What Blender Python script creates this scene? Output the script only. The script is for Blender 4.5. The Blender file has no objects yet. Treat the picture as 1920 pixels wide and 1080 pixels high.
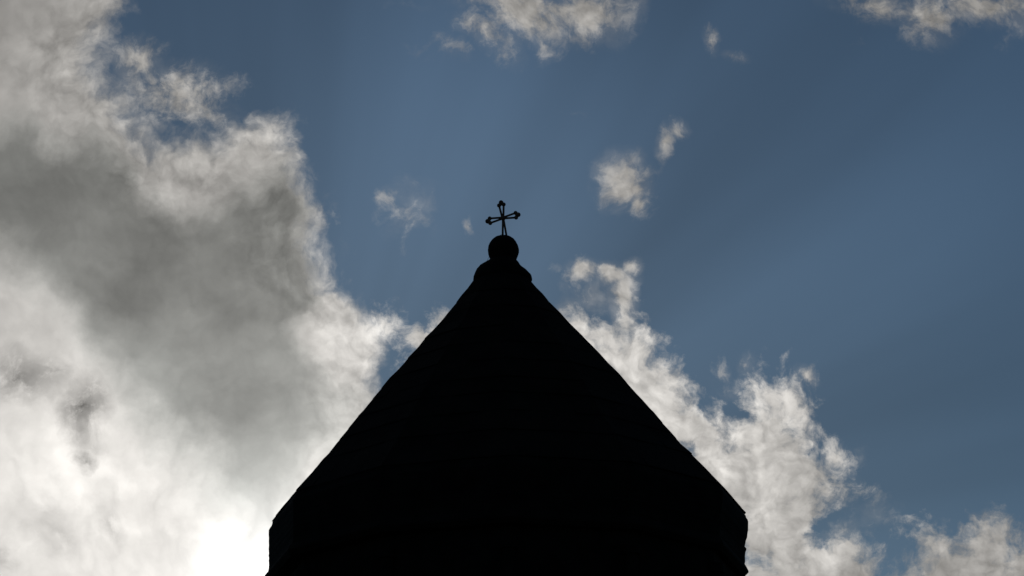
import bpy, bmesh, math, random
from mathutils import Vector, Matrix
random.seed(7)
sc = bpy.context.scene
COL = sc.collection
R_ = math.radians

# ------------------------------------------------------------------ camera
cd = bpy.data.cameras.new("camera")
cam = bpy.data.objects.new("camera", cd)
COL.objects.link(cam)
sc.camera = cam
cd.sensor_width = 36.0
cd.lens = 36.0 * 6400 / 1920          # 120 mm
cd.clip_end = 5000
CAM = Vector((0, -58, 1.6))
pitch, yaw, roll = R_(18.0), 0.0017188, R_(-1.0)
F = Vector((math.sin(yaw) * math.cos(pitch), math.cos(yaw) * math.cos(pitch), math.sin(pitch)))
R0 = Vector((math.cos(yaw), -math.sin(yaw), 0))
U0 = R0.cross(F)
RT = R0 * math.cos(roll) + U0 * math.sin(roll)
UP = -R0 * math.sin(roll) + U0 * math.cos(roll)
M = Matrix((RT, UP, -F)).transposed().to_4x4()
M.translation = CAM
cam.matrix_world = M

# ------------------------------------------------------------------ exposure
vs = sc.view_settings
vs.view_transform = 'Standard'
vs.look = 'None'
vs.exposure = -1.65      # exposed for the bright clouds
vs.gamma = 1
vs.use_curve_mapping = False

# ------------------------------------------------------------------ sun: low behind the foot of the drum, to the left
SUN = (F + RT * ((545 - 960) / 6400) + UP * ((540 - 1130) / 6400)).normalized()
SUN_EL = math.asin(SUN.z)
SUN_AZ = math.atan2(SUN.x, SUN.y)
sl = bpy.data.lights.new("sun", 'SUN')
sl.energy = 2.5
sl.angle = R_(0.5)
sl.color = (1.0, 0.93, 0.83)
sun = bpy.data.objects.new("sun", sl)
COL.objects.link(sun)
sun.rotation_euler = SUN.to_track_quat('Z', 'Y').to_euler()
sun.location = (0, 0, 60)

# ------------------------------------------------------------------ world: Nishita sky with broken cumulus on it
W = bpy.data.worlds.new("World")
sc.world = W
W.use_nodes = True
NT = W.node_tree
for n in list(NT.nodes):
    NT.nodes.remove(n)


class V:
    """a float socket with arithmetic"""
    def __init__(self, s): self.s = s
    def __add__(a, b): return m('ADD', a, b)
    def __radd__(a, b): return m('ADD', b, a)
    def __sub__(a, b): return m('SUBTRACT', a, b)
    def __rsub__(a, b): return m('SUBTRACT', b, a)
    def __mul__(a, b): return m('MULTIPLY', a, b)
    def __rmul__(a, b): return m('MULTIPLY', b, a)
    def __truediv__(a, b): return m('DIVIDE', a, b)


def put(inp, x):
    if isinstance(x, V):
        NT.links.new(x.s, inp)
    else:
        inp.default_value = x


def m(op, a, b=0.0, c=None):
    n = NT.nodes.new('ShaderNodeMath')
    n.operation = op
    put(n.inputs[0], a)
    put(n.inputs[1], b)
    if c is not None:
        put(n.inputs[2], c)
    return V(n.outputs[0])


def mx(a, b): return m('MAXIMUM', a, b)
def mn(a, b): return m('MINIMUM', a, b)
def sat(a): return mn(mx(a, 0.0), 1.0)


def sstep(x, lo, hi, a=0.0, b=1.0):
    n = NT.nodes.new('ShaderNodeMapRange')
    n.interpolation_type = 'SMOOTHSTEP'
    put(n.inputs[0], x)
    for i, v in enumerate((lo, hi, a, b)):
        n.inputs[i + 1].default_value = v
    return V(n.outputs[0])


def dot(vec, c):
    n = NT.nodes.new('ShaderNodeVectorMath')
    n.operation = 'DOT_PRODUCT'
    NT.links.new(vec, n.inputs[0])
    n.inputs[1].default_value = c
    return V(n.outputs['Value'])


def comb(x, y, z=0.0):
    n = NT.nodes.new('ShaderNodeCombineXYZ')
    put(n.inputs[0], x); put(n.inputs[1], y); put(n.inputs[2], z)
    return n.outputs[0]


def noise(vec, scale, detail=6, rough=0.55, dist=0.0, kind='2D', off=None, col=False, typ='FBM', lac=2.0):
    n = NT.nodes.new('ShaderNodeTexNoise')
    n.noise_dimensions = kind
    n.noise_type = typ
    n.inputs['Scale'].default_value = scale
    n.inputs['Detail'].default_value = detail
    n.inputs['Roughness'].default_value = rough
    n.inputs['Lacunarity'].default_value = lac
    n.inputs['Distortion'].default_value = dist
    if off:
        a = NT.nodes.new('ShaderNodeVectorMath')
        a.operation = 'ADD'
        NT.links.new(vec, a.inputs[0])
        a.inputs[1].default_value = off
        vec = a.outputs[0]
    NT.links.new(vec, n.inputs['Vector'])
    if col:
        s = NT.nodes.new('ShaderNodeSeparateXYZ')
        NT.links.new(n.outputs['Color'], s.inputs[0])
        return V(s.outputs[0]), V(s.outputs[1])
    return V(n.outputs[0])


def fcurve(x, pts, x0, x1, y0, y1, smooth=True):
    """y = f(x) through the points, x and y in thousandths of the picture plane's unit"""
    mr = (x - x0) * (1.0 / (x1 - x0))
    n = NT.nodes.new('ShaderNodeFloatCurve')
    cv = n.mapping.curves[0]
    P = [((a / 1000 - x0) / (x1 - x0), (b / 1000 - y0) / (y1 - y0)) for a, b in pts]
    cv.points[0].location = P[0]
    cv.points[1].location = P[-1]
    for p in P[1:-1]:
        cv.points.new(*p)
    for p in cv.points:
        p.handle_type = 'AUTO_CLAMPED' if smooth else 'VECTOR'
    n.mapping.update()
    put(n.inputs['Value'], sat(mr))
    return V(n.outputs[0]) * (y1 - y0) + y0


def blob(X, Y, cx, cy, rx, ry, rot=0.0):
    """1 at the centre of an ellipse, 0 at its rim, negative outside"""
    c, s = math.cos(R_(rot)), math.sin(R_(rot))
    dx, dy = X - cx / 1000, Y - cy / 1000
    a = m('MULTIPLY_ADD', dx, c * 1000 / rx, dy * (s * 1000 / rx))
    b = m('MULTIPLY_ADD', dx, -s * 1000 / ry, dy * (c * 1000 / ry))
    return 1.0 - m('SQRT', m('MULTIPLY_ADD', a, a, b * b))


tc = NT.nodes.new('ShaderNodeTexCoord')
D = tc.outputs['Generated']
dF = mx(dot(D, F), 0.08)
X = dot(D, RT) / dF * 6.4 + 0.96
Y = 0.54 - dot(D, UP) / dF * 6.4
P = comb(X, Y)

# turbulence that frays every outline: large curls, then small ones
wx, wy = noise(P, 3.2, 3, 0.5, off=(3.1, 7.7, 0), col=True)
vx, vy = noise(P, 11.0, 5, 0.62, off=(13.1, 2.7, 0), col=True)
X1 = X + (wx - 0.5) * 0.075 + (vx - 0.5) * 0.075
Y1 = Y + (wy - 0.5) * 0.075 + (vy - 0.5) * 0.075
Pw = comb(X + (wx - 0.5) * 0.09 + (vx - 0.5) * 0.035, Y + (wy - 0.5) * 0.09 + (vy - 0.5) * 0.035)
Xs = X + (wx - 0.5) * 0.06 + (vx - 0.5) * 0.02
Ys = Y + (wy - 0.5) * 0.06 + (vy - 0.5) * 0.02
N1 = noise(Pw, 7.0, 10, 0.60, off=(1.3, 4.2, 0))
N2 = noise(Pw, 19.0, 8, 0.67, off=(5.3, 9.2, 0))
# the same field a step nearer the sun: the difference is the puffs' relief
SX, SY = 0.545, 1.13
N1s = noise(Pw, 7.0, 7, 0.60, off=(1.3 - 0.010, 4.2 + 0.012, 0))
relief = N1 - N1s
# billows: rounded heads with narrow creases between them, at two sizes
B1 = m('ABSOLUTE', noise(Pw, 8.5, 2, 0.5, off=(6.6, 0.4, 0)) - 0.5) * 2.0 - 0.22
B2 = m('ABSOLUTE', noise(Pw, 23.0, 2, 0.55, off=(2.6, 8.4, 0)) - 0.5) * 2.0 - 0.22
BB = B1 * 0.65 + B2 * 0.35
NL = noise(P, 2.6, 5, 0.5, off=(8.3, 1.2, 0))
NM = noise(comb(X * 1.0 + (vx - 0.5) * 0.05, Y * 1.0 + (vy - 0.5) * 0.05), 6.0, 6, 0.55, off=(2.3, 3.2, 0))

# --- large bank on the left: an upper lobe and the main body
upper_edge = [(-300, 330), (-120, 290), (0, 245), (40, 222), (80, 190), (110, 186), (140, 198), (170, 222), (210, 250), (400, 260), (1300, 260)]
left_edge = [(-300, 500), (180, 540), (235, 540), (270, 550), (325, 574), (350, 566), (380, 588), (415, 608), (450, 606), (490, 616), (520, 626), (543, 630),
             (556, 655), (575, 678), (595, 692), (612, 726), (640, 746), (665, 748), (690, 740), (740, 742), (1080, 800), (1300, 900)]
left_top = [(0, 120), (180, 150), (215, 178), (260, 208), (320, 222), (370, 238), (410, 236), (450, 222), (500, 205), (530, 215), (600, 250), (800, 300)]
sL = mn(fcurve(Y1, left_edge, -0.3, 1.3, 0.2, 1.0) - X1, Y1 - fcurve(X1, left_top, 0.0, 0.8, 0.1, 0.3))
sL = mx(sL, fcurve(Y1, upper_edge, -0.3, 1.3, 0.0, 0.5) - X1)
sL = mn(sL, (X1 + 1.1) * 0.6)
# --- bank on the right, behind the roof, and the one beyond it
right_top = [(700, 600), (960, 575), (1060, 583), (1140, 598), (1200, 596), (1230, 614), (1270, 652), (1300, 692), (1335, 738), (1370, 758), (1395, 738),
             (1425, 704), (1450, 690), (1500, 696), (1550, 712), (1900, 900)]
right_side = [(500, 1500), (700, 1530), (780, 1528), (830, 1548), (860, 1576), (920, 1596), (960, 1590), (1000, 1612), (1040, 1660), (1080, 1700), (1200, 1800), (1400, 1900)]
far_top = [(1650, 1040), (1713, 1012), (1750, 992), (1800, 986), (1850, 964), (1890, 984), (1950, 990), (2300, 900)]
sR = mn(Y1 - fcurve(X1, right_top, 0.7, 1.9, 0.5, 1.0), fcurve(Y1, right_side, 0.5, 1.4, 1.4, 2.0) - X1)
sR = mn(sR, (X1 - 0.74) * 0.7)
sF = mn(Y1 - fcurve(X1, far_top, 1.65, 2.3, 0.8, 1.1), mn(X1 - 1.70, (2.6 - X1) * 0.6))
# the right-hand banks are thin, with blue showing through the weave
sR = mx(sR, sF)
sR = mn(sR, 0.085 + (sR - 0.085) * 0.12)
dens = mx(sL, sR + (N2 - 0.5) * 0.12 - 0.004)
amp = 0.085
dens = dens + (N1 - 0.52) * amp * 1.5 + (N2 - 0.5) * 0.045 + BB * 0.055
# bites of blue inside the right bank
for (cx, cy, rx, ry, rot, k) in ((1552, 995, 66, 46, -25, 0.18), (1285, 745, 75, 36, 40, 0.085), (1275, 840, 50, 30, 40, 0.085),
                                 (1430, 1060, 80, 40, 10, 0.10), (1130, 572, 35, 22, 30, 0.05), (1510, 840, 44, 44, 0, 0.06),
                                 (1375, 770, 60, 26, 20, 0.04), (1400, 1010, 26, 90, 0, 0.10), (1880, 1050, 60, 40, 0, 0.05)):
    dens = dens - sat(blob(X1, Y1, cx, cy, rx, ry, rot)) * (k * 0.8)
aB = sstep(dens, -0.026, 0.058)

# --- thin, torn clouds: (cx, cy, rx, ry, rot, strength)
wisps = [(258, 108, 48, 60, 60, .85), (345, 170, 130, 70, 10, .95), (440, 165, 40, 46, -40, .44), (400, 205, 90, 40, 15, .6), (500, 240, 60, 40, 30, .45),
         (190, 40, 40, 60, 20, .5), (535, 265, 34, 55, -20, .5), (590, 410, 40, 70, 0, .4), (670, 590, 36, 40, 0, .4),
         (985, 18, 140, 72, 10, 1.0), (1100, 16, 100, 76, -10, .95), (915, 72, 90, 44, 30, .8), (850, 92, 80, 34, 10, .38), (1175, 12, 40, 18, -30, .45),
         (760, 8, 60, 14, 0, .2), (1010, 80, 60, 30, 30, .5),
         (1175, 345, 66, 62, 20, .98), (1200, 385, 36, 34, 40, .8), (1145, 320, 34, 34, 0, .6), (1242, 262, 20, 44, 18, .72), (1268, 240, 30, 20, -10, .76),
         (1338, 82, 20, 36, -12, .85), (1372, 106, 44, 14, 5, .6), (1100, 222, 40, 9, 0, .27), (1295, 310, 14, 34, 20, .26),
         (768, 398, 76, 66, 30, .34), (772, 440, 24, 40, 0, .36), (735, 385, 26, 44, -20, .5), (886, 415, 20, 24, 0, .5), (650, 462, 36, 26, -20, .33), (757, 562, 14, 10, 0, .3),
         (788, 636, 34, 34, 0, 1.0), (815, 610, 20, 14, 0, .5),
         (1108, 506, 46, 30, -14, .92), (1160, 512, 50, 28, 14, .92), (1196, 498, 22, 20, 0, .85), (1180, 555, 28, 68, 8, .95), (1085, 530, 30, 34, 0, .55), (1130, 555, 40, 30, 0, .5),
         (1075, 575, 30, 24, 0, .6), (1050, 508, 20, 12, 0, .35), (1360, 685, 18, 22, 0, .45), (1408, 680, 24, 26, 0, .62), (1516, 706, 32, 16, 40, .75),
         (1380, 715, 50, 30, 0, .4), (1555, 850, 26, 34, 20, .8), (1600, 850, 24, 18, 0, .3), (1560, 905, 50, 50, 0, .6),
         (1640, 945, 60, 40, 20, .36), (1580, 1000, 60, 30, -30, .55), (1690, 985, 40, 20, 0, .3), (1852, 962, 34, 14, 0, .5), (1370, 485, 20, 6, -10, .18),
         (1655, 10, 110, 46, 20, .72), (1745, 38, 74, 62, -10, .95), (1850, 8, 150, 50, 0, .95), (1905, 40, 40, 50, 30, .5), (1615, 75, 40, 12, 0, .22)]
tw = None
for (cx, cy, rx, ry, rot, k) in wisps:
    q = mx(blob(Xs if k > .55 else X1, Ys if k > .55 else Y1, cx, cy, rx * 1.25, ry * 1.25, rot), 0.0) * (k * 1.0)
    tw = q if tw is None else mx(tw, q)
nn = N1 * 0.35 + N2 * 0.65
wd = tw + (nn - 0.545) * 2.5
aW = sstep(wd, 0.03, 0.80) * sat(tw * 1.35 + 0.10) * sat(tw * 10.0)
aW = mx(aW, sstep(tw + (N1 - 0.5) * 1.6, 0.05, 1.0) * sat(tw * 5.0) * 0.30)
# --- other fair-weather clouds over the rest of the sky
gN = noise(D, 3.6, 9, 0.58, kind='3D', off=(4.4, 1.9, 2.2))
outside = sat(mx(mx(X * -1.0 - 0.15, X - 2.15), mx(Y * -1.0 - 0.15, Y - 1.25)) * 4.0)
zz = dot(D, (0, 0, 1))
aG = sstep(gN, 0.60, 0.70) * outside * sstep(zz, 0.0, 0.06)
alpha = 1.0 - (1.0 - aB) * (1.0 - aW) * (1.0 - aG)

# --- how bright the cloud is: thin water lets the sun through, the thick heart is grey
soft = sstep(sL, 0.03, 0.24)       # deep inside the big bank everything is blurred
core_top = [(-400, 150), (0, 222), (50, 214), (100, 222), (125, 246), (200, 250), (240, 245), (300, 310), (350, 340), (400, 348), (450, 330), (520, 318), (545, 350), (575, 420),
            (605, 500), (625, 590), (700, 700)]
core_bot = [(-400, 420), (0, 520), (60, 560), (100, 600), (160, 665), (200, 700), (260, 765), (300, 815), (360, 875), (420, 925), (470, 970), (510, 1000), (560, 980), (620, 900), (700, 800)]
Xm = X + (wx - 0.5) * 0.20 + (vx - 0.5) * 0.07
Ym = Y + (wy - 0.5) * 0.20 + (vy - 0.5) * 0.07
ct = Ym - fcurve(Xm, core_top, -0.4, 0.7, 0.1, 1.0)
cb = fcurve(Xm, core_bot, -0.4, 0.7, 0.1, 1.0) - Ym
core = sstep(ct, -0.03, 0.075) * sstep(cb, -0.08, 0.11) * sat((0.655 - Xm) * 14.0 + sstep(Ym, 0.62, 0.70) * 3.0)
core = core * (1.0 - sstep(Xm, 0.48, 0.68) * sstep(Ym, 0.56, 0.72) * 0.62) * sstep(sL + (N1 - 0.5) * 0.08 + BB * 0.05, 0.005, 0.095)
core = core * (1.0 - sstep(blob(Xm, Ym, 645, 640, 150, 105, 20), 0.0, 0.55))
core = core * (0.86 + sstep(NL, 0.35, 0.62) * 0.14)
thick = core * 1.0
for (cx, cy, rx, ry, rot, k) in ((330, 420, 330, 110, 25, .10), (500, 480, 130, 130, 0, .16), (420, 760, 130, 110, 40, .12),
                                 (80, 120, 70, 90, 0, .18), (560, 480, 60, 90, 0, .10)):
    thick = thick + sat(blob(Xm, Ym, cx, cy, rx, ry, rot)) * k
spots = None
for (cx, cy, rx, ry, rot, k) in ((160, 775, 48, 70, -15, 1.0), (40, 715, 90, 48, 10, .8), (162, 862, 26, 22, 0, .75), (105, 990, 60, 60, 0, .42),
                                 (205, 975, 34, 60, 0, .4), (300, 930, 60, 60, 0, .12), (330, 1040, 70, 60, 30, .14), (5, 1040, 36, 30, 0, .4)):
    q = sat(blob(X1, Y1, cx, cy, rx * 1.3, ry * 1.3, rot)) * k
    spots = q if spots is None else mx(spots, q)
dxs, dys = X - SX, Y - SY
rs = m('SQRT', dxs * dxs + dys * dys)
near = m('EXPONENT', rs * (-1 / 0.62))
veryn = m('EXPONENT', rs * rs * (-1 / 0.021))
lum = 0.25 + near * 0.80 + veryn * 0.9
# the bank to the right is thin and well lit
lum = lum + sat(blob(X, Y, 1330, 800, 560, 420, 35)) * 0.17
lum = lum + sat(blob(Xm, Ym, 60, 570, 230, 110, 20)) * 0.16 + sat(blob(Xm, Ym, 130, 900, 460, 330, 0)) * 0.34 + sat(blob(Xm, Ym, 640, 640, 140, 80, -10)) * 0.10
dark = 1.0 - sat(thick) * (0.61 - near * 0.14)
lum = lum * (dark + (NM - 0.5) * (0.50 - core * 0.34))
thin = 1.0 - sstep(dens, 0.0, 0.16)
lum = lum * (1.0 - spots * 0.80 * sstep(NM * 0.4 + N2 * 0.6, 0.33, 0.56))
fine = 1.0 - soft * 0.80
lum = lum * (1.0 + relief * 1.5 * fine + (N1 - 0.5) * 0.5 * fine + (NL - 0.5) * (0.35 + core * 0.85) + (NM - 0.5) * core * 0.35)
lum = lum * (1.0 + (N2 - 0.5) * 0.6 * thin)
lum = lum * (1.0 + B1 * (0.75 - soft * 0.40 - core * 0.15) + B2 * (0.42 - soft * 0.34))
lum = mx(lum, 0.03) * 3.14

def mixc(f, a, b, mode='MIX'):
    n = NT.nodes.new('ShaderNodeMix')
    n.data_type = 'RGBA'
    n.blend_type = mode
    n.clamp_factor = True
    put(n.inputs[0], f)
    for i, x in ((6, a), (7, b)):
        if isinstance(x, tuple):
            n.inputs[i].default_value = (*x, 1)
        else:
            NT.links.new(x, n.inputs[i])
    return n.outputs[2]

tint = mixc(core * 0.9, (1.0, 0.965, 0.915), (0.97, 0.98, 0.925))
tint = mixc(veryn, tint, (1.0, 1.0, 0.985))
cl = NT.nodes.new('ShaderNodeVectorMath')
cl.operation = 'SCALE'
NT.links.new(tint, cl.inputs[0])
put(cl.inputs['Scale'], lum)

sky = NT.nodes.new('ShaderNodeTexSky')
sky.sky_type = 'NISHITA'
sky.sun_disc = False
sky.sun_elevation = SUN_EL
sky.sun_rotation = SUN_AZ
sky.altitude = 1500
sky.air_density = 1.0
sky.dust_density = 0.3
sky.ozone_density = 2.0
SKY_STRENGTH = 0.1
bs = mixc(1.0, sky.outputs[0], (0.83, 0.985, 1.05), 'MULTIPLY')
sks = NT.nodes.new('ShaderNodeVectorMath')
sks.operation = 'SCALE'
NT.links.new(bs, sks.inputs[0])
# two broad bands of sky glow, painted in by brightening the blue
sky_glow = sstep(blob(X, Y, 890, 260, 420, 640, 18), 0.0, 1.0) * 0.36 + sstep(blob(X, Y, 1550, 520, 800, 260, -25), 0.0, 1.0) * 0.12
# faint shafts fanning out from the hidden sun
theta = m('ARCTAN2', dys * -1.0, dxs)
ray = noise(comb(theta * 2.2, rs * 0.25), 1.6, 3, 0.5, off=(4.7, 2.2, 0)) - 0.5
sky_glow = sky_glow + ray * 0.42 * sat(rs * 1.5) * (1.0 - outside)
put(sks.inputs['Scale'], (0.78 + sky_glow) * SKY_STRENGTH)
fin = mixc(alpha, sks.outputs[0], cl.outputs[0])
bg = NT.nodes.new('ShaderNodeBackground')
NT.links.new(fin, bg.inputs['Color'])
bg.inputs['Strength'].default_value = 1.0
out = NT.nodes.new('ShaderNodeOutputWorld')
NT.links.new(bg.outputs[0], out.inputs[0])
W.cycles.sampling_method = 'MANUAL'
W.cycles.sample_map_resolution = 512

#@@OBJECTS@@
# ------------------------------------------------------------------ materials
def stone(name, base, scale=3.0, bump=0.5):
    mt = bpy.data.materials.new(name)
    mt.use_nodes = True
    nt = mt.node_tree
    b = nt.nodes['Principled BSDF']
    b.inputs['Roughness'].default_value = 0.95
    b.inputs['Specular IOR Level'].default_value = 0.08
    tcn = nt.nodes.new('ShaderNodeTexCoord')
    n1 = nt.nodes.new('ShaderNodeTexNoise')
    n1.inputs['Scale'].default_value = scale
    n1.inputs['Detail'].default_value = 8
    nt.links.new(tcn.outputs['Object'], n1.inputs['Vector'])
    cr = nt.nodes.new('ShaderNodeValToRGB')
    cr.color_ramp.elements[0].position = 0.3
    cr.color_ramp.elements[1].position = 0.75
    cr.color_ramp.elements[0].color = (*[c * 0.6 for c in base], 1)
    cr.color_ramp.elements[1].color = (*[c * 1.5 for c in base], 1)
    nt.links.new(n1.outputs[0], cr.inputs[0])
    nt.links.new(cr.outputs[0], b.inputs['Base Color'])
    bp = nt.nodes.new('ShaderNodeBump')
    bp.inputs['Strength'].default_value = bump
    bp.inputs['Distance'].default_value = 0.02
    n2 = nt.nodes.new('ShaderNodeTexNoise')
    n2.inputs['Scale'].default_value = scale * 8
    n2.inputs['Detail'].default_value = 6
    nt.links.new(tcn.outputs['Object'], n2.inputs['Vector'])
    nt.links.new(n2.outputs[0], bp.inputs['Height'])
    nt.links.new(bp.outputs[0], b.inputs['Normal'])
    return mt


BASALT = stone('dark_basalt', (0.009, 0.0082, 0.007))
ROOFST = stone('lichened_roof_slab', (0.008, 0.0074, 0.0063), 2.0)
IRON = stone('rusty_iron', (0.11, 0.075, 0.06), 30, 0.3)
SOIL = stone('dry_grass_soil', (0.055, 0.060, 0.030), 0.6, 0.8)
GLASS = bpy.data.materials.new('window_glass')
GLASS.use_nodes = True
gb = GLASS.node_tree.nodes['Principled BSDF']
gb.inputs['Base Color'].default_value = (0.01, 0.012, 0.015, 1)
gb.inputs['Roughness'].default_value = 0.15
WOOD = stone('old_door_wood', (0.05, 0.03, 0.018), 6)


def link(name, bm, mat, parent=None, loc=(0, 0, 0), smooth=False):
    me = bpy.data.meshes.new(name)
    bmesh.ops.recalc_face_normals(bm, faces=bm.faces)
    bm.to_mesh(me)
    bm.free()
    me.materials.append(mat)
    if smooth:
        for p in me.polygons:
            p.use_smooth = True
    o = bpy.data.objects.new(name, me)
    COL.objects.link(o)
    o.location = loc
    o.parent = parent
    return o


def tube(bm, pts, r, seg=10, r2=None):
    """round bar through the points; r may taper to r2"""
    pts = [Vector(p) for p in pts]
    rings = []
    for i, p in enumerate(pts):
        t = (pts[min(i + 1, len(pts) - 1)] - pts[max(i - 1, 0)]).normalized()
        a = t.cross(Vector((0, 1, 0.01))).normalized()
        b = t.cross(a)
        rr = r if r2 is None else r + (r2 - r) * i / (len(pts) - 1)
        rings.append([bm.verts.new(p + (a * math.cos(k * 2 * math.pi / seg) + b * math.sin(k * 2 * math.pi / seg)) * rr) for k in range(seg)])
    for A, Bq in zip(rings, rings[1:]):
        for k in range(seg):
            bm.faces.new((A[k], A[(k + 1) % seg], Bq[(k + 1) % seg], Bq[k]))
    bm.faces.new(rings[0])
    bm.faces.new(rings[-1])


def ball(bm, c, r, squash=1.0, seg=14):
    d = bmesh.ops.create_uvsphere(bm, u_segments=seg, v_segments=seg // 2 + 1, radius=r)
    for v in d['verts']:
        v.co.y *= squash
        v.co += Vector(c)


def lathe(bm, prof, seg=64, off=lambda z: (0, 0), wob=lambda z, a: 0.0, top=True, bottom=True, rot=0.0):
    rings = []
    for r, z in prof:
        ox, oy = off(z)
        ring = []
        for k in range(seg):
            a = rot + 2 * math.pi * k / seg
            rr = r + wob(z, a)
            ring.append(bm.verts.new((ox + rr * math.cos(a), oy + rr * math.sin(a), z)))
        rings.append(ring)
    for A, Bq in zip(rings, rings[1:]):
        for k in range(seg):
            bm.faces.new((A[k], A[(k + 1) % seg], Bq[(k + 1) % seg], Bq[k]))
    if top:
        bm.faces.new(rings[0])
    if bottom:
        bm.faces.new(rings[-1])


def box(bm, lo, hi):
    d = bmesh.ops.create_cube(bm, size=1.0)
    for v in d['verts']:
        v.co = Vector((lo[i] + (v.co[i] + 0.5) * (hi[i] - lo[i]) for i in range(3)))
    return d['verts']


# ------------------------------------------------------------------ ground
bm = bmesh.new()
bmesh.ops.create_grid(bm, x_segments=80, y_segments=80, size=2500)
for v in bm.verts:
    d = math.hypot(v.co.x, v.co.y)
    if d > 150:
        v.co.z = (math.sin(v.co.x * .004) + math.cos(v.co.y * .005 + 1)) * min(18, (d - 150) * .02) * 0.5 - 2
g = link('ground', bm, SOIL)
g['kind'] = 'structure'

# ------------------------------------------------------------------ church
church = bpy.data.objects.new('church', None)
COL.objects.link(church)
church['label'] = 'dark stone church with steep conical roof and small iron cross against the clouds'
church['category'] = 'church'

# --- conical roof of lapped stone slabs
ROOF_TOP, ROOF_EAVE = 20.58, 16.235
rnd = random.Random(11)


NF = 12            # the roof is a twelve-sided pyramid, an arris on either flank


def fac(a):
    w = math.pi / NF
    return math.cos(w) / math.cos((a % (2 * w)) - w)


def roof_r(z):
    r = 0.53 + (20.58 - z) * 0.830
    return r - 0.040 * math.exp(-((z - 20.22) / 0.28) ** 2) - 0.035 * math.exp(-((z - 19.6) / 0.5) ** 2) - 0.030 * math.exp(-((z - 17.2) / 0.5) ** 2)


def roof_cx(z):
    return -0.075 + (20.58 - z) * 0.009


def roof_wob(z, a):
    return 0.008 * math.sin(z * 2.3 + 2 * math.cos(a)) + 0.006 * math.sin(z * 7.0 + 3 * a)


bm = bmesh.new()
zc = [ROOF_TOP]
while zc[-1] > ROOF_EAVE + 0.2:
    zc.append(max(ROOF_EAVE, zc[-1] - rnd.uniform(0.32, 0.50)))
zc[-1] = ROOF_EAVE
for ci, (z1, z0) in enumerate(zip(zc, zc[1:])):
    per = max(1, round(roof_r(z0) * 0.52 / 0.75))
    shift = 0.5 if ci % 2 and per > 1 else 0.0
    for f_ in range(NF):
        cuts = sorted({0.0, 1.0} | {min(1, max(0, (q + shift + rnd.uniform(-.08, .08)) / per)) for q in range(per + 1) if 0.1 < (q + shift) / per < 0.9})
        for u0, u1 in zip(cuts, cuts[1:]):
            A, Bn = 2 * math.pi * (f_ + u0) / NF, 2 * math.pi * (f_ + u1) / NF
            dz = rnd.uniform(-0.012, 0.012)
            dt, db = rnd.uniform(-0.008, 0.004), rnd.uniform(-0.006, 0.016)
            sub = 3
            vs_ = []
            for j in range(sub + 1):
                a = A + (Bn - A) * j / sub
                fa = fac(A + 1e-6 if j == 0 else (Bn - 1e-6 if j == sub else a))
                row = []
                for (z, dr) in ((z1 + 0.02, -0.30), (z1 + 0.02, -0.002 + dt), ((z1 + z0) / 2, rnd.uniform(-.004, .006)), (z0 + 0.025 + dz, 0.008 + db), (z0 + dz * 0.5, 0.002 + db), (z0, -0.30)):
                    rr = max(0.05, roof_r(z) * fa + roof_wob(z, a) + dr)
                    row.append(bm.verts.new((roof_cx(z) + rr * math.cos(a), rr * math.sin(a), z)))
                vs_.append(row)
            for j in range(sub):
                for i in range(5):
                    bm.faces.new((vs_[j][i], vs_[j + 1][i], vs_[j + 1][i + 1], vs_[j][i + 1]))
                bm.faces.new((vs_[j][5], vs_[j + 1][5], vs_[j + 1][0], vs_[j][0]))
            bm.faces.new(vs_[0])
            bm.faces.new(vs_[-1])
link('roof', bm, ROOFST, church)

# --- domed cap stone on the roof's point
bm = bmesh.new()
cap = [(0.10, 21.02), (0.205, 20.985), (0.275, 20.955), (0.335, 20.91), (0.395, 20.86), (0.445, 20.80), (0.485, 20.73), (0.515, 20.65), (0.525, 20.585), (0.50, 20.55), (0.40, 20.52)]
lathe(bm, cap, 40, off=lambda z: (-0.055 + (20.99 - z) * -0.03, 0),
      wob=lambda z, a: 0.012 * math.sin(3 * a + z * 9) + (0.025 * math.sin((z - 20.55) * 7) * max(0, math.cos(a)) if z > 20.5 else 0)
      - 0.10 * math.exp(-((z - 20.82) / 0.11) ** 2) * max(0, math.cos(a)) + 0.02 * math.exp(-((z - 20.84) / 0.06) ** 2) * max(0, -math.cos(a)))
link('roof_cap', bm, ROOFST, church, smooth=True)

# --- ball finial, slightly flattened on top
bm = bmesh.new()
bp_ = [(0.03, 21.425), (0.10, 21.418), (0.155, 21.395), (0.205, 21.355), (0.24, 21.30), (0.266, 21.235), (0.279, 21.165), (0.276, 21.11), (0.258, 21.055), (0.243, 21.01), (0.232, 20.97), (0.24, 20.94)]
lathe(bm, bp_, 40, off=lambda z: (-0.044, 0), wob=lambda z, a: 0.004 * math.sin(5 * a + z * 20))
link('finial', bm, ROOFST, church, smooth=True)

# --- wrought iron cross: pairs of thin bars, a ball at the centre and three balls on each end
PSI, LEAN = R_(17.5), R_(-5.5)
HUB = Vector((-0.042, 0, 21.772))
ax = Vector((math.cos(PSI), -math.sin(PSI), 0))        # along the cross bar, its right end nearer
rotm = Matrix.Rotation(LEAN, 3, Vector((0, 1, 0)))
axr = (rotm @ ax).normalized()
upr = (rotm @ Vector((0, 0, 1))).normalized()
bm = bmesh.new()
ball(bm, HUB, 0.050)
cross = link('cross', bm, IRON, church, smooth=True)


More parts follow.
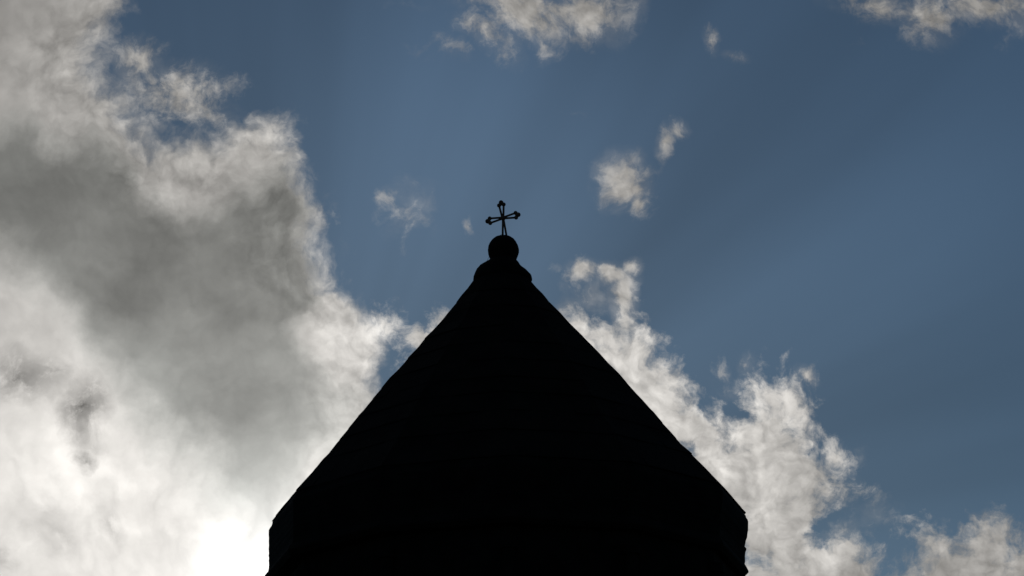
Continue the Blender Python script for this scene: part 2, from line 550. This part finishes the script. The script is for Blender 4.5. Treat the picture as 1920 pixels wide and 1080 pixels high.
def arm(direction, side, L, name='trefoil_arm'):
    bm = bmesh.new()
    e = HUB + direction * L
    for s_ in (-1, 1):
        q = e - direction * 0.052 + side * (0.044 * s_)
        tube(bm, [HUB + direction * 0.02 + side * (0.012 * s_), q], 0.019, 10)
        ball(bm, q, 0.038)
    ball(bm, e - direction * 0.006, 0.043)
    ball(bm, e - direction * 0.040, 0.026)
    link(name, bm, IRON, cross, smooth=True)


arm(axr, upr, 0.298)
arm(-axr, upr, 0.298)
arm(upr, axr, 0.302)
bm = bmesh.new()
tube(bm, [HUB, Vector((-0.052, 0.0, 21.40))], 0.0185, 10)
tube(bm, [HUB + Vector((0.008, 0, 0)), Vector((0.022, 0.0, 21.40))], 0.0185, 10)
link('stem', bm, IRON, cross, smooth=True)
bm = bmesh.new()
wp = [(-0.055, -0.02, 21.46), (-0.09, -0.03, 21.44), (-0.115, -0.05, 21.412), (-0.22, -0.05, 21.36), (-0.285, -0.04, 21.28), (-0.320, -0.02, 21.17), (-0.312, -0.02, 21.08),
      (-0.300, -0.02, 21.03), (-0.335, -0.02, 20.97), (-0.352, -0.02, 20.90), (-0.46, -0.1, 20.86), (-0.52, -0.16, 20.74)]
tube(bm, wp, 0.0028, 6)
link('lightning_wire', bm, IRON, church)

# --- cornice: worn mouldings, deeper on one flank than on the other
right = [(16.25, 3.95), (16.232, 4.11), (16.19, 4.150), (16.155, 4.155), (16.12, 4.180), (16.075, 4.190), (16.0, 4.185), (15.93, 4.182), (15.87, 4.168), (15.80, 4.160), (15.74, 4.135), (15.66, 4.118), (15.622, 4.106), (15.600, 4.140), (15.575, 4.138), (15.53, 4.118),
         (15.45, 4.108), (15.38, 4.110), (15.325, 4.100), (15.26, 4.135), (15.20, 4.162), (15.17, 4.160), (15.10, 4.09)]
left = [3.95, 4.125, 4.13, 4.14, 4.165, 4.19, 4.192, 4.188, 4.190, 4.187, 4.192, 4.186, 4.192, 4.190, 4.184, 4.190, 4.184, 4.190, 4.200, 4.262, 4.29, 4.28, 4.22]
bm = bmesh.new()
seg = 144
rings = []
rn = random.Random(5)
jit = [rn.uniform(-.008, .008) for _ in range(seg)]
for (z, rr), rl in zip(right, left):
    ring = []
    for k in range(seg):
        a = 2 * math.pi * k / seg
        w = 0.5 + 0.5 * math.cos(a)
        w = w * w * (3 - 2 * w)
        r = rr * w + rl * (1 - w) + (jit[k] if z < 16.05 else 0) * math.sin(a) ** 2
        r *= fac(a + 1e-6)
        ring.append(bm.verts.new((-0.033 + r * math.cos(a), r * math.sin(a), z)))
    rings.append(ring)
for A, Bq in zip(rings, rings[1:]):
    for k in range(seg):
        bm.faces.new((A[k], A[(k + 1) % seg], Bq[(k + 1) % seg], Bq[k]))
bm.faces.new(rings[0])
bm.faces.new(rings[-1])
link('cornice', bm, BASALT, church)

# --- drum with arched windows between half columns
bm = bmesh.new()
lathe(bm, [(3.98, 15.097), (3.98, 10.1), (4.15, 10.0), (4.15, 9.0)], NF, off=lambda z: (-0.033, 0))
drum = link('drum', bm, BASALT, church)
for k in range(NF):
    a = 2 * math.pi * k / NF
    bm = bmesh.new()
    c = Vector((-0.033 + 3.99 * math.cos(a), 3.99 * math.sin(a), 0))
    tube(bm, [c + Vector((0, 0, 10.11)), c + Vector((0, 0, 14.7))], 0.11, 12)
    tube(bm, [c + Vector((0, 0, 14.7)), c + Vector((0, 0, 14.85))], 0.16, 12)
    link('column', bm, BASALT, drum, smooth=False)
for k in range(0, NF, 2):
    a = 2 * math.pi * (k + 0.5) / NF
    rad = 3.98 * math.cos(math.pi / NF)
    n_ = Vector((math.cos(a), math.sin(a), 0))
    t_ = Vector((-math.sin(a), math.cos(a), 0))
    outl = [(-0.28, 11.3), (0.28, 11.3)] + [(0.28 * math.cos(q * math.pi / 10), 13.2 + 0.28 * math.sin(q * math.pi / 10)) for q in range(11)]
    def P3(u, z, d): return Vector((-0.033, 0, z)) + n_ * (rad + d) + t_ * u
    bm = bmesh.new()
    bm.faces.new([bm.verts.new(P3(u, z, 0.012)) for u, z in outl])
    w = link('window', bm, GLASS, drum)
    bm = bmesh.new()
    out2 = [(u * 1.5, 11.14 if z < 11.4 else (z if z <= 13.2 else 13.2 + (z - 13.2) * 1.5)) for u, z in outl]
    f0 = [bm.verts.new(P3(u, z, 0.0)) for u, z in out2]
    f1 = [bm.verts.new(P3(u, z, 0.10)) for u, z in out2]
    i1 = [bm.verts.new(P3(u, z, 0.10)) for u, z in outl]
    i0 = [bm.verts.new(P3(u, z, 0.0)) for u, z in outl]
    for q in range(len(outl)):
        r = (q + 1) % len(outl)
        bm.faces.new((f0[q], f0[r], f1[r], f1[q]))
        bm.faces.new((f1[q], f1[r], i1[r], i1[q]))
        bm.faces.new((i1[q], i1[r], i0[r], i0[q]))
    link('window_surround', bm, BASALT, drum)

# --- the body the drum stands on: crossing arms with gabled roofs
bm = bmesh.new()
box(bm, (-5.2, -5.2, -0.3), (5.2, 5.2, 8.4))
box(bm, (-7.2, -2.9, -0.3), (7.2, 2.9, 8.397))
box(bm, (-2.9, -7.2, -0.3), (2.9, 7.2, 8.394))
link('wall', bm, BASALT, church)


def gable(bm, half, length, z0, z1, axis, inset=0.0):
    for s_ in (0,):
        P = []
        for e in (-length, length):
            for (u, z) in ((-half, z0), (half, z0), (0, z1)):
                P.append(bm.verts.new((u, e, z) if axis == 'y' else (e, u, z)))
        bm.faces.new(P[:3]); bm.faces.new(P[3:])
        for i, j in ((0, 1), (1, 2), (2, 0)):
            bm.faces.new((P[i], P[j], P[3 + j], P[3 + i]))


bm = bmesh.new()
gable(bm, 3.25, 7.5, 8.41, 11.2, 'y')
gable(bm, 3.245, 7.495, 8.405, 11.195, 'x')
pts4 = [bm.verts.new((x, y, 8.403)) for x, y in ((-5.5, -5.5), (5.5, -5.5), (5.5, 5.5), (-5.5, 5.5))]
tp = [bm.verts.new((x, y, 9.6)) for x, y in ((-2.5, -2.5), (2.5, -2.5), (2.5, 2.5), (-2.5, 2.5))]
for i in range(4):
    bm.faces.new((pts4[i], pts4[(i + 1) % 4], tp[(i + 1) % 4], tp[i]))
bm.faces.new(pts4); bm.faces.new(tp)
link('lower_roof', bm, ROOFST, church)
bm = bmesh.new()
box(bm, (-0.75, -7.28, 0.0), (0.75, -7.203, 2.5))
door = link('door', bm, WOOD, church)
bm = bmesh.new()
ball(bm, (0.55, -7.31, 1.2), 0.05)
link('handle', bm, IRON, door)
